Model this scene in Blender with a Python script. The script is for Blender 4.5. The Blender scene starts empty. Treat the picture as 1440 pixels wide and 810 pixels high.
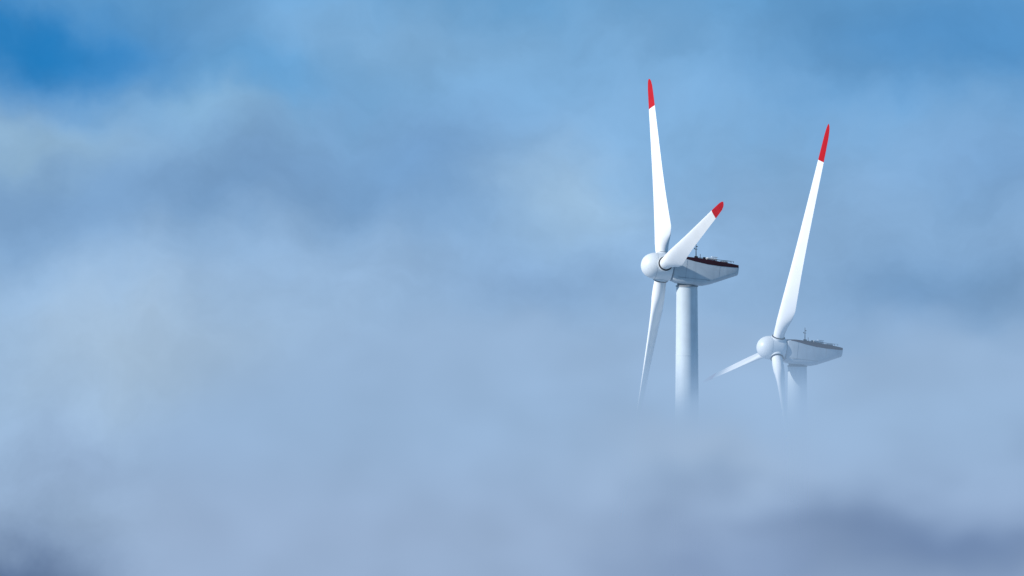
import bpy, math, random, bmesh
from mathutils import Vector, Matrix
import mathutils.noise as mn
random.seed(3)
sc = bpy.context.scene
sc.view_settings.view_transform='Standard'
sc.view_settings.look='None'
sc.view_settings.exposure=0

F=7440.0
CAMZ=77.0
def lin(c):
    out=[]
    for v in c:
        v=v/255.0
        out.append(v/12.92 if v<=0.04045 else ((v+0.055)/1.055)**2.4)
    return (out[0],out[1],out[2],1.0)

# ---------------------------------------------------------------- node helper
class NB:
    def __init__(s,tree):
        s.t=tree; s.n=tree.nodes; s.l=tree.links
    def new(s,typ,**kw):
        n=s.n.new(typ)
        for k,v in kw.items(): setattr(n,k,v)
        return n
    def put(s,sock,v):
        if isinstance(v,bpy.types.NodeSocket): s.l.new(v,sock)
        else: sock.default_value=v
    def m(s,op,a,b=None,c=None,clamp=False):
        n=s.new('ShaderNodeMath',operation=op); n.use_clamp=clamp
        s.put(n.inputs[0],a)
        if b is not None: s.put(n.inputs[1],b)
        if c is not None: s.put(n.inputs[2],c)
        return n.outputs[0]
    def v(s,op,a,b=None):
        n=s.new('ShaderNodeVectorMath',operation=op)
        s.put(n.inputs[0],a)
        if b is not None:
            if op=='SCALE': s.put(n.inputs['Scale'],b)
            else: s.put(n.inputs[1],b)
        return n.outputs['Value'] if op in('DOT_PRODUCT','LENGTH') else n.outputs[0]
    def noise(s,vec,scale,detail=3,rough=0.5,col=False):
        n=s.new('ShaderNodeTexNoise')
        s.put(n.inputs['Vector'],vec); n.inputs['Scale'].default_value=scale
        n.inputs['Detail'].default_value=detail; n.inputs['Roughness'].default_value=rough
        return n.outputs['Color'] if col else n.outputs['Fac']
    def smooth(s,x,a,b,oa=0.0,ob=1.0):
        n=s.new('ShaderNodeMapRange',interpolation_type='SMOOTHSTEP')
        s.put(n.inputs['Value'],x)
        n.inputs['From Min'].default_value=a; n.inputs['From Max'].default_value=b
        n.inputs['To Min'].default_value=oa; n.inputs['To Max'].default_value=ob
        return n.outputs[0]
    def mix(s,f,a,b,mode='MIX'):
        n=s.new('ShaderNodeMix',data_type='RGBA',blend_type=mode)
        s.put(n.inputs[0],f); s.put(n.inputs[6],a); s.put(n.inputs[7],b)
        return n.outputs[2]
    def grey(s,k):
        kc=s.new('ShaderNodeCombineXYZ')
        for i in range(3): s.l.new(k,kc.inputs[i])
        return kc.outputs[0]
    def xyz(s,vec):
        n=s.new('ShaderNodeSeparateXYZ'); s.put(n.inputs[0],vec); return n.outputs
    def blob(s,vec,c,r):
        d=s.v('SUBTRACT',vec,c)
        d=s.v('MULTIPLY',d,(1/r[0],1/r[1],1/r[2]))
        q=s.v('DOT_PRODUCT',d,d)
        return s.m('EXPONENT',s.m('MULTIPLY',q,-1.0))

# ---------------------------------------------------------------- world
SUN_DIR=Vector((-0.85,-0.33,0.50)).normalized()
sun_el=math.asin(SUN_DIR.z)
sun_az=math.atan2(SUN_DIR.x,SUN_DIR.y)

w=bpy.data.worlds.new("World"); sc.world=w; w.use_nodes=True
b=NB(w.node_tree); b.n.clear()
out=b.new('ShaderNodeOutputWorld')
tc=b.new('ShaderNodeTexCoord'); D=tc.outputs['Generated']
sky=b.new('ShaderNodeTexSky',sky_type='NISHITA')
sky.sun_disc=False; sky.sun_elevation=sun_el; sky.sun_rotation=sun_az
sky.altitude=1500; sky.dust_density=0.3; sky.ozone_density=2.0
sv=b.v('NORMALIZE',b.v('ADD',D,(0,0,0.2)))
b.l.new(sv,sky.inputs['Vector'])
bg_sky=b.new('ShaderNodeBackground'); bg_sky.inputs['Strength'].default_value=0.12
b.l.new(sky.outputs[0],bg_sky.inputs['Color'])

nc=b.noise(D,17.0,3,0.5,col=True)
warp=b.v('SCALE',b.v('SUBTRACT',nc,(0.5,0.5,0.5)),0.034)
nc2=b.noise(D,70.0,4,0.55,col=True)
warp2=b.v('SCALE',b.v('SUBTRACT',nc2,(0.5,0.5,0.5)),0.013)
W=b.v('ADD',b.v('ADD',D,warp),warp2)
def P(px,py): return ((px-720)/F,1.0,(405-py)/F)
def R(rx,ry): return (rx/F,0.35,ry/F)
z=b.xyz(W)[2]
ramp=b.new('ShaderNodeValToRGB')
zz=b.m('MULTIPLY_ADD',z,1/0.13,0.5)
b.l.new(zz,ramp.inputs[0])
el=ramp.color_ramp.elements
pts=[(0.0,(153,176,208)),(0.22,(154,181,213)),(0.45,(149,183,219)),(0.65,(137,177,217)),(0.8,(122,171,215)),(0.95,(102,160,208))]
while len(el)<len(pts): el.new(0.5)
for e,(p,c) in zip(el,pts): e.position=p; e.color=lin(c)
col=ramp.outputs[0]
blobs=[ # direction of each cloud mass, angular size, colour, strength
 (330,260,330,75,(110,150,193),0.8),
 (620,215,150,80,(110,153,198),0.75),
 (60,320,170,70,(113,151,192),0.65),
 (20,215,170,40,(152,187,214),0.8),
 (250,150,120,40,(148,189,220),0.7),
 (600,50,260,60,(134,179,219),0.65),
 (820,270,110,70,(164,199,230),0.85),
 (1000,160,200,90,(132,178,220),0.6),
 (1330,50,240,100,(78,141,196),0.9),
 (1320,430,200,100,(104,145,188),0.8),
 (1420,240,140,70,(112,156,202),0.6),
 (760,400,190,60,(130,166,207),0.6),
 (200,500,240,90,(169,194,218),0.8),
 (450,400,200,80,(154,185,219),0.5),
 (30,70,220,88,(30,122,188),1.0),
 (370,105,150,40,(84,154,208),0.55),
 (540,710,260,80,(168,188,213),0.7),
 (150,640,160,50,(144,169,202),0.55),
 (700,620,180,40,(144,172,206),0.55),
 (20,810,150,85,(80,104,143),0.95),
 (1330,750,230,85,(100,125,165),0.9),
 (1020,790,160,60,(120,144,180),0.7),
 (780,790,110,40,(134,158,190),0.5),
]
for px,py,rx,ry,c,s in blobs:
    g=b.blob(W,P(px,py),R(rx,ry))
    col=b.mix(b.m('MULTIPLY',g,s),col,lin(c))
n1=b.noise(b.v('MULTIPLY',W,(1.0,1.0,1.5)),30.0,6,0.55)
col=b.mix(1.0,col,b.grey(b.smooth(n1,0.22,0.78,0.87,1.12)),'MULTIPLY')
bg_cl=b.new('ShaderNodeBackground'); b.l.new(col,bg_cl.inputs['Color'])
oh=b.smooth(b.xyz(D)[2],0.12,0.6,0.03,0.55)
ms=b.new('ShaderNodeMixShader')
b.l.new(oh,ms.inputs[0]); b.l.new(bg_cl.outputs[0],ms.inputs[1]); b.l.new(bg_sky.outputs[0],ms.inputs[2])
b.l.new(ms.outputs[0],out.inputs['Surface'])

# sun
sd=bpy.data.lights.new('sun','SUN'); sd.energy=4.6; sd.angle=math.radians(0.5); sd.color=(1.0,0.97,0.93)
so=bpy.data.objects.new('sun',sd); sc.collection.objects.link(so)
so.rotation_euler=SUN_DIR.to_track_quat('Z','Y').to_euler(); so.location=(-300,300,400)

# ---------------------------------------------------------------- materials
def paint(name,c,rough=0.4,var=0.05,streak=False,scale=0.6,spec=0.5):
    m=bpy.data.materials.new(name); m.use_nodes=True
    n=NB(m.node_tree); bs=m.node_tree.nodes['Principled BSDF']
    bs.inputs['Specular IOR Level'].default_value=spec
    t=n.new('ShaderNodeTexCoord').outputs['Object']
    a=n.noise(t,scale,5,0.6)
    fac=n.smooth(a,0.3,0.7,0,1)
    dark=tuple(x*(1-var*2) for x in c[:3])+(1,)
    colr=n.mix(fac,dark,tuple(c[:3])+(1,))
    if streak:
        s=n.noise(n.v('MULTIPLY',t,(1.8,1.8,0.12)),1.0,4,0.6)
        colr=n.mix(n.smooth(s,0.5,0.75,0,0.35),colr,tuple(x*0.72 for x in c[:3])+(1,))
    n.l.new(colr,bs.inputs['Base Color'])
    n.l.new(n.smooth(a,0.2,0.8,rough+0.08,rough-0.05),bs.inputs['Roughness'])
    return m
M_white=paint('white_paint',(0.70,0.74,0.77),0.4,0.03)
M_blade=paint('blade_gelcoat',(0.83,0.84,0.85),0.38,0.03,scale=0.3)
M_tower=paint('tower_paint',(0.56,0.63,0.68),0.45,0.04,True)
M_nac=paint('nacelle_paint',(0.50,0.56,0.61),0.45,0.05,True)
M_red=paint('red_paint',(0.48,0.004,0.014),0.6,0.08,spec=0.2)
M_maroon=paint('maroon_roof',(0.04,0.008,0.016),0.6,0.12,spec=0.3)
M_dark=paint('dark_rubber',(0.025,0.028,0.035),0.6,0.1)
M_grey=paint('grey_metal',(0.3,0.32,0.34),0.5,0.1)
M_seam=paint('panel_seam',(0.30,0.34,0.38),0.7,0.1)

def mesh_obj(name,verts,faces,mats,parent=None,smooth=True,fm=None,auto=None):
    me=bpy.data.meshes.new(name); me.from_pydata([tuple(v) for v in verts],[],faces)
    for m in mats: me.materials.append(m)
    if fm:
        for p,i in zip(me.polygons,fm): p.material_index=i
    me.polygons.foreach_set('use_smooth',[smooth]*len(me.polygons))
    bm=bmesh.new(); bm.from_mesh(me); bmesh.ops.recalc_face_normals(bm,faces=bm.faces); bm.to_mesh(me); bm.free()
    if auto is not None: me.set_sharp_from_angle(angle=math.radians(auto))
    me.update()
    o=bpy.data.objects.new(name,me); sc.collection.objects.link(o)
    if parent: o.parent=parent
    return o

def loft(rings,cap=True):
    n=len(rings[0]); V=[]; Fc=[]
    for r in rings: V+=r
    for i in range(len(rings)-1):
        for j in range(n):
            a=i*n+j; c=i*n+(j+1)%n
            Fc.append((a,c,c+n,a+n))
    if cap:
        Fc.append(tuple(range(n))[::-1]); k=(len(rings)-1)*n; Fc.append(tuple(range(k,k+n)))
    return V,Fc

def revolve(o,ax,prof,n=64):
    ax=Vector(ax).normalized()
    a=ax.orthogonal().normalized(); c=ax.cross(a)
    return [[Vector(o)+ax*s+(a*math.cos(2*math.pi*i/n)+c*math.sin(2*math.pi*i/n))*max(r,1e-3) for i in range(n)] for s,r in prof]

def interp(tab,r):
    for i in range(len(tab)-1):
        if r<=tab[i+1][0]:
            t=(r-tab[i][0])/(tab[i+1][0]-tab[i][0])
            return [tab[i][k]+(tab[i+1][k]-tab[i][k])*t for k in range(1,len(tab[i]))]
    return list(tab[-1][1:])

# r, chord, thickness ratio, circle blend, twist(deg)
BT=[(1.6,1.85,1.0,1.0,-48),(2.8,1.85,1.0,1.0,-48),(4.2,2.15,0.72,0.6,-47),(5.8,2.75,0.45,0.15,-46),(7.4,2.95,0.34,0.0,-44),
    (10,2.75,0.29,0,-41),(15,2.35,0.25,0,-37),(20,2.05,0.22,0,-34),(26,1.75,0.19,0,-32),(32,1.45,0.17,0,-30),(36,1.25,0.16,0,-29),
    (38.5,1.05,0.15,0,-29),(39.7,0.78,0.14,0,-29),(40.3,0.48,0.13,0,-29),(40.6,0.12,0.12,0,-29)]
def blade_mesh(name,hub,span,tdir,ndir,parent):
    rs=[1.6,2.2,2.8,3.5,4.2,5.0,5.8,6.6,7.4,8.6,10,12,14,16,18,20,22,24,26,28,30,32,34.0,34.06,36,37.5,38.5,39.2,39.7,40.05,40.3,40.48,40.6]
    rings=[]
    N=36
    for r in rs:
        c,th,bl,tw=interp(BT,r)
        be=math.radians(tw)
        e=tdir*math.cos(be)+ndir*math.sin(be)
        f=span.cross(e).normalized()
        if f.dot(ndir)>0: f=-f
        ring=[]
        for i in range(N):
            a=2*math.pi*i/N
            x=0.5+0.5*math.cos(a)
            yc=0.5*math.sin(a)
            yt=5*th*(0.2969*math.sqrt(max(x,0))-0.126*x-0.3516*x*x+0.2843*x**3-0.1036*x**4)
            ya=(yt if math.sin(a)>=0 else -yt)+0.12*x*(1-x)
            ax=0.5*bl+0.32*(1-bl)
            yy=yc*bl+ya*(1-bl)
            ring.append(hub+span*r+e*((x-ax)*c)+f*(yy*c))
        rings.append(ring)
    V,Fc=loft(rings)
    fm=[]
    for i in range(len(rs)-1):
        for j in range(N): fm.append(1 if rs[i]>=34.06-1e-6 else 0)
    fm+= [0,1]
    return mesh_obj(name,V,Fc,[M_blade,M_red],parent,True,fm,auto=50)

def rrect(w,top,bot,rt,rb,k=6):
    pts=[]
    cs=[(w-rt,top-rt,rt,0),(-(w-rt),top-rt,rt,90),(-(w-rb),bot+rb,rb,180),((w-rb),bot+rb,rb,270)]
    for cx,cy,r,a0 in cs:
        for i in range(k+1):
            a=math.radians(a0+90*i/k)
            pts.append((cx+r*math.cos(a),cy+r*math.sin(a)))
    return pts

def turbine(hubpos,yaw,tilt,phis,tower_s=3.75,base_z=0.0):
    ps,ta=math.radians(yaw),math.radians(tilt)
    n=Vector((-math.cos(ps)*math.cos(ta),-math.sin(ps)*math.cos(ta),math.sin(ta)))
    h=Vector((math.sin(ps),-math.cos(ps),0))
    u=Vector((math.cos(ps)*math.sin(ta),math.sin(ps)*math.sin(ta),math.cos(ta)))
    hub_w=Vector(hubpos)
    tw=hub_w+(-n)*tower_s
    base=Vector((tw.x,tw.y,base_z))
    root=bpy.data.objects.new('wind_turbine',None); sc.collection.objects.link(root)
    root.location=base; root.empty_display_size=5
    hub=hub_w-base
    L=lambda s,l,v: hub+(-n)*s+h*l+u*v      # s rearward, l toward the lit side, v up
    topz=L(tower_s,0,-2.55).z
    prof=[]
    H=topz
    for i in range(25):
        t=i/24; prof.append((H*t,2.45-0.85*t**0.9))
    V,Fc=loft(revolve((0,0,0),(0,0,1),prof,72))
    mesh_obj('tower',V,Fc,[M_tower],root,True,None,auto=40)
    for t in (0.30,0.58,0.865):
        r=2.45-0.85*t**0.9
        V,Fc=loft(revolve((0,0,H*t),(0,0,1),[(-0.09,r-0.02),(-0.08,r+0.02),(0.08,r+0.02),(0.09,r-0.02)],72))
        mesh_obj('tower_flange',V,Fc,[M_tower],root,True,None,auto=30)
    V,Fc=loft(revolve((0,0,H-0.02),(0,0,1),[(-0.1,1.5),(-0.08,1.70),(0.12,1.70),(0.16,1.5),(0.55,1.5)],72))
    mesh_obj('yaw_ring',V,Fc,[M_grey],root,True,None,auto=30)
    V,Fc=loft(revolve((0,0,-0.5),(0,0,1),[(0,4.2),(0.7,4.2),(0.75,4.1),(0.76,0.1)],48))
    mesh_obj('foundation',V,Fc,[M_grey],root,True,None,auto=30)
    def box(name,c,sz,mat,bev=0.03,mtx=None):
        bm=bmesh.new(); bmesh.ops.create_cube(bm,size=1)
        for v in bm.verts: v.co=Vector((v.co.x*sz[0],v.co.y*sz[1],v.co.z*sz[2]))
        if bev: bmesh.ops.bevel(bm,geom=bm.edges[:],offset=bev,segments=2,affect='EDGES')
        T=Matrix.Translation(c) @ (mtx if mtx else Matrix.Identity(4))
        bm.transform(T)
        me=bpy.data.meshes.new(name); bm.to_mesh(me); bm.free(); me.materials.append(mat)
        o=bpy.data.objects.new(name,me); sc.collection.objects.link(o); o.parent=root; return o
    box('door',(0,-2.42,1.9),(0.95,0.15,2.1),M_grey)
    for i in range(4): box('step',(0,-2.9-0.28*i,0.75-0.17*i),(1.2,0.3,0.12),M_grey,0.01)
    R3=Matrix(((-n.x,h.x,u.x),(-n.y,h.y,u.y),(-n.z,h.z,u.z))).to_4x4()
    S=[(1.42,1.55,1.45,-1.75),(1.55,1.70,1.62,-1.98),(2.3,1.85,1.80,-2.22),(4.0,1.92,1.82,-2.36),(6.1,1.92,1.76,-2.26),(7.2,1.9,1.70,-1.92),
       (9.2,1.82,1.58,-1.05),(10.9,1.74,1.46,-0.28),(11.25,1.68,1.42,-0.14),(11.38,1.55,1.3,0.0)]
    rings=[]
    for s,ww,tp,bt in S:
        hh=tp-bt
        rings.append([L(s,x,y) for x,y in rrect(ww,tp,bt,min(0.22,hh*0.2),min(0.75,hh*0.38))])
    V,Fc=loft(rings); mesh_obj('nacelle',V,Fc,[M_nac],root,True,None,auto=32)
    RC=[(2.0,1.80,0.14),(2.8,1.90,0.24),(4.5,1.925,0.52),(6.5,1.92,0.68),(8.5,1.86,0.62),(10.4,1.77,0.46),(11.28,1.70,0.32)]
    rings=[]
    for s,ww,dp in RC:
        tp=interp([(a[0],a[2]) for a in S],s)[0]
        rings.append([L(s,x,y) for x,y in rrect(ww+0.03,tp+0.07,tp-dp,0.12,0.03)])
    V,Fc=loft(rings); mesh_obj('roof_cap',V,Fc,[M_maroon],root,True,None,auto=30)
    for s,y0,y1 in ((3.3,-1.5,1.45),(8.4,-0.6,0.9)):
        ww=interp([(a[0],a[1]) for a in S],s)[0]
        for sg in (1,-1):
            box('panel_joint',L(s,sg*(ww+0.002),(y0+y1)/2),(0.03,0.02,y1-y0),M_seam,0,R3)
    for sg in (1,-1):
        box('side_rail',L(4.6,sg*1.925,-1.32),(5.0,0.04,0.05),M_seam,0.01,R3)
    box('hatch',L(7.3,0.2,1.98),(1.5,1.3,0.34),M_white,0.06,R3)
    box('hatch_lid',L(7.7,0.2,2.3),(0.9,1.1,0.1),M_white,0.03,R3)
    box('light_box',L(6.1,0.6,1.98),(0.35,0.35,0.3),M_dark,0.04,R3)
    box('cooler',L(9.3,0.0,1.74),(0.9,1.8,0.2),M_grey,0.04,R3)
    for l in (0.9,-0.9):
        for s in (5.2,6.6,8.0,9.4,10.6):
            box('rail_post',L(s,l,1.85),(0.05,0.05,0.24),M_dark,0,R3)
        box('roof_rail',L(7.9,l,1.97),(5.4,0.04,0.04),M_dark,0.01,R3)
    def rod(name,p,d,l,r,mat,r2=None):
        V,Fc=loft(revolve(p,d,[(0,r),(l,r2 if r2 else r)],12)); return mesh_obj(name,V,Fc,[mat],root,True,None,auto=30)
    mb=L(4.9,0.3,1.85)
    rod('sensor_mast',mb,(0,0,1),2.3,0.085,M_dark,0.04)
    rod('mast_arm',mb+Vector((-0.22,0,1.35)),(1,0.15,0),0.45,0.04,M_dark)
    rod('wind_vane',mb+Vector((0.02,0,1.75)),(1,0.2,0),0.22,0.07,M_dark)
    box('mast_foot',L(4.9,0.3,2.0),(0.5,0.5,0.3),M_dark,0.05,R3)
    box('anemometer',mb+Vector((-0.22,0,1.45)),(0.14,0.14,0.22),M_dark,0.04)
    rod('lightning_rod',L(5.7,-0.4,1.85),(0,0,1),0.7,0.04,M_dark)
    V,Fc=loft(revolve(hub,n,[(-1.6,1.45),(-1.15,1.45)],64)); mesh_obj('hub_gap',V,Fc,[M_dark],root,True,None,auto=30)
    pr=[(-1.32,1.72),(-1.30,1.93),(-1.2,1.98),(-0.6,2.02),(0.4,2.03),(1.1,1.99)]
    for i in range(1,17):
        a=math.radians(90*i/16); pr.append((1.1+2.25*math.sin(a),1.99*math.cos(a)**0.92 if i<16 else 0.01))
    V,Fc=loft(revolve(hub,n,pr,80)); mesh_obj('spinner',V,Fc,[M_white],root,True,None,auto=40)
    V,Fc=loft(revolve(hub,n,[(1.12,1.985),(1.12,1.998),(1.15,1.995),(1.15,1.97)],80)); mesh_obj('spinner_seam',V,Fc,[M_seam],root,True,None,auto=30)
    for ph in phis:
        p=math.radians(ph)
        sp=(u*math.cos(p)+h*math.sin(p)).normalized()
        td=(-u*math.sin(p)+h*math.cos(p)).normalized()
        V,Fc=loft(revolve(hub,sp,[(1.2,1.22),(2.02,1.2),(2.06,1.14)],48)); mesh_obj('blade_socket',V,Fc,[M_white],root,True,None,auto=35)
        V,Fc=loft(revolve(hub,sp,[(1.9,1.12),(2.16,1.12),(2.20,1.0),(2.21,0.8)],48)); mesh_obj('pitch_bearing',V,Fc,[M_dark],root,True,None,auto=35)
        blade_mesh('blade',hub,sp,td,n,root)
    return root

S1=F/800.0
turbine(((932-720)/S1,800.0,CAMZ+(405-375)/S1),9.6,6.3,(-43.1,76.9,-163.1))
S2=8.30
turbine(((1091-720)/S2,F/S2,CAMZ+(405-490)/S2),14.8,7.0,(20.9,-99.1,140.9),tower_s=3.85)

# ---------------------------------------------------------------- ground (mountain ridge under the fog, valley floor around)
V=[];Fc=[]; NG=120
def gz(x,y):
    d=math.hypot((x-40)/900,(y-850)/560)
    zt=-900*(1-math.exp(-d*d*1.2))
    a=min(1,max(0,(math.hypot(x-35,y-840)-70)/300))
    return zt*a + (mn.noise(Vector((x/260,y/260,0.3)))*18+mn.noise(Vector((x/900,y/900,4)))*30)*a - 0.05
for j in range(NG+1):
    for i in range(NG+1):
        a=(i/NG*2-1); c=(j/NG*2-1)
        x=40+14000*math.copysign(abs(a)**2.4,a); y=850+14000*math.copysign(abs(c)**2.4,c)
        V.append((x,y,gz(x,y)))
for j in range(NG):
    for i in range(NG):
        k0=j*(NG+1)+i; Fc.append((k0,k0+1,k0+NG+2,k0+NG+1))
mg=bpy.data.materials.new('moor_grass'); mg.use_nodes=True
g=NB(mg.node_tree); gb=mg.node_tree.nodes['Principled BSDF']
t=g.new('ShaderNodeTexCoord').outputs['Object']
gc=g.mix(g.smooth(g.noise(t,0.02,8,0.6),0.35,0.65),(0.045,0.07,0.025,1),(0.10,0.10,0.05,1))
g.l.new(gc,gb.inputs['Base Color']); gb.inputs['Roughness'].default_value=0.95
mesh_obj('ground',V,Fc,[mg])

# ---------------------------------------------------------------- fog bank (volume with its light built in as emission)
x0,x1,y0,y1,z0,z1=-66,142,742,948,-4,80
Vb=[(x,y,zv) for zv in (z0,z1) for y in (y0,y1) for x in (x0,x1)]
Fb=[(0,1,3,2),(4,6,7,5),(0,4,5,1),(2,3,7,6),(0,2,6,4),(1,5,7,3)]
fm=bpy.data.materials.new('fog_glow_volume'); fm.use_nodes=True
f=NB(fm.node_tree); f.n.clear()
fo=f.new('ShaderNodeOutputMaterial')
T=f.new('ShaderNodeTexCoord').outputs['Object']
X,Y,Zs=f.xyz(T)
na=f.noise(f.v('MULTIPLY',T,(1,0.7,1.4)),0.05,2,0.5,col=True)
nr,ng,nbl=f.xyz(na)
zz=f.m('ADD',Zs,f.m('MULTIPLY_ADD',nr,20,-10))
zz=f.m('ADD',zz,f.smooth(Y,804,816,0,6))
zz=f.m('SUBTRACT',zz,f.smooth(Y,912,929,0,16))
zz=f.m('SUBTRACT',zz,f.smooth(X,45,25,0,1.5))
dens=f.smooth(zz,67,50,0,1)
dens=f.m('MULTIPLY',dens,dens)
xf=f.m('MULTIPLY',f.smooth(X,-64,12,0.0,1.0),f.smooth(X,140,75,0.0,1.0))
yf=f.m('MULTIPLY',f.smooth(Y,742,758),f.smooth(Y,948,940))
dens=f.m('MULTIPLY',f.m('MULTIPLY',dens,0.18),f.m('MULTIPLY',xf,yf))
veil=f.m('MULTIPLY',f.smooth(Y,808,830),f.smooth(Y,884,874))
veil=f.m('MULTIPLY',veil,f.smooth(Zs,80,62))
veil=f.m('MULTIPLY',veil,f.m('MULTIPLY',ng,0.016))
dens=f.m('ADD',dens,f.m('MULTIPLY',veil,xf))
fcol=f.mix(f.smooth(Zs,40,60),lin((151,175,207)),lin((151,181,215)))
T2=f.v('ADD',T,f.v('SCALE',f.v('SUBTRACT',na,(0.5,0.5,0.5)),30))
def fblob(c,r,s,colr,prev):
    q=f.m('MULTIPLY',f.blob(T2,c,r),s)
    return f.mix(q,prev,colr)
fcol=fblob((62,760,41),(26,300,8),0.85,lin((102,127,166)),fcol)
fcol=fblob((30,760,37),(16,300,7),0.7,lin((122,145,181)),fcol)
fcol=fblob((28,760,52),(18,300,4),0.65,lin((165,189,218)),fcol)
fcol=f.mix(1.0,fcol,f.grey(f.smooth(nbl,0.3,0.7,0.91,1.09)),'MULTIPLY')  # noise puts lit and dark fog parts into the emitted colour
em=f.new('ShaderNodeEmission'); f.l.new(fcol,em.inputs['Color']); f.l.new(dens,em.inputs['Strength'])  # glow stands in for sun and sky light scattered by the fog
ab=f.new('ShaderNodeVolumeAbsorption'); ab.inputs['Color'].default_value=(0,0,0,1); f.l.new(dens,ab.inputs['Density'])
ad=f.new('ShaderNodeAddShader'); f.l.new(em.outputs[0],ad.inputs[0]); f.l.new(ab.outputs[0],ad.inputs[1])
f.l.new(ad.outputs[0],fo.inputs['Volume'])
fog=mesh_obj('fog_bank',Vb,Fb,[fm],None,False)
fm.cycles.volume_step_rate=1.0

# ---------------------------------------------------------------- camera
cd=bpy.data.cameras.new('camera'); cam=bpy.data.objects.new('camera',cd); sc.collection.objects.link(cam)
cam.location=(0,0,CAMZ); cam.rotation_euler=(math.radians(90),0,0)
cd.sensor_width=36; cd.lens=F/1440*36; cd.clip_start=1; cd.clip_end=40000
sc.camera=cam
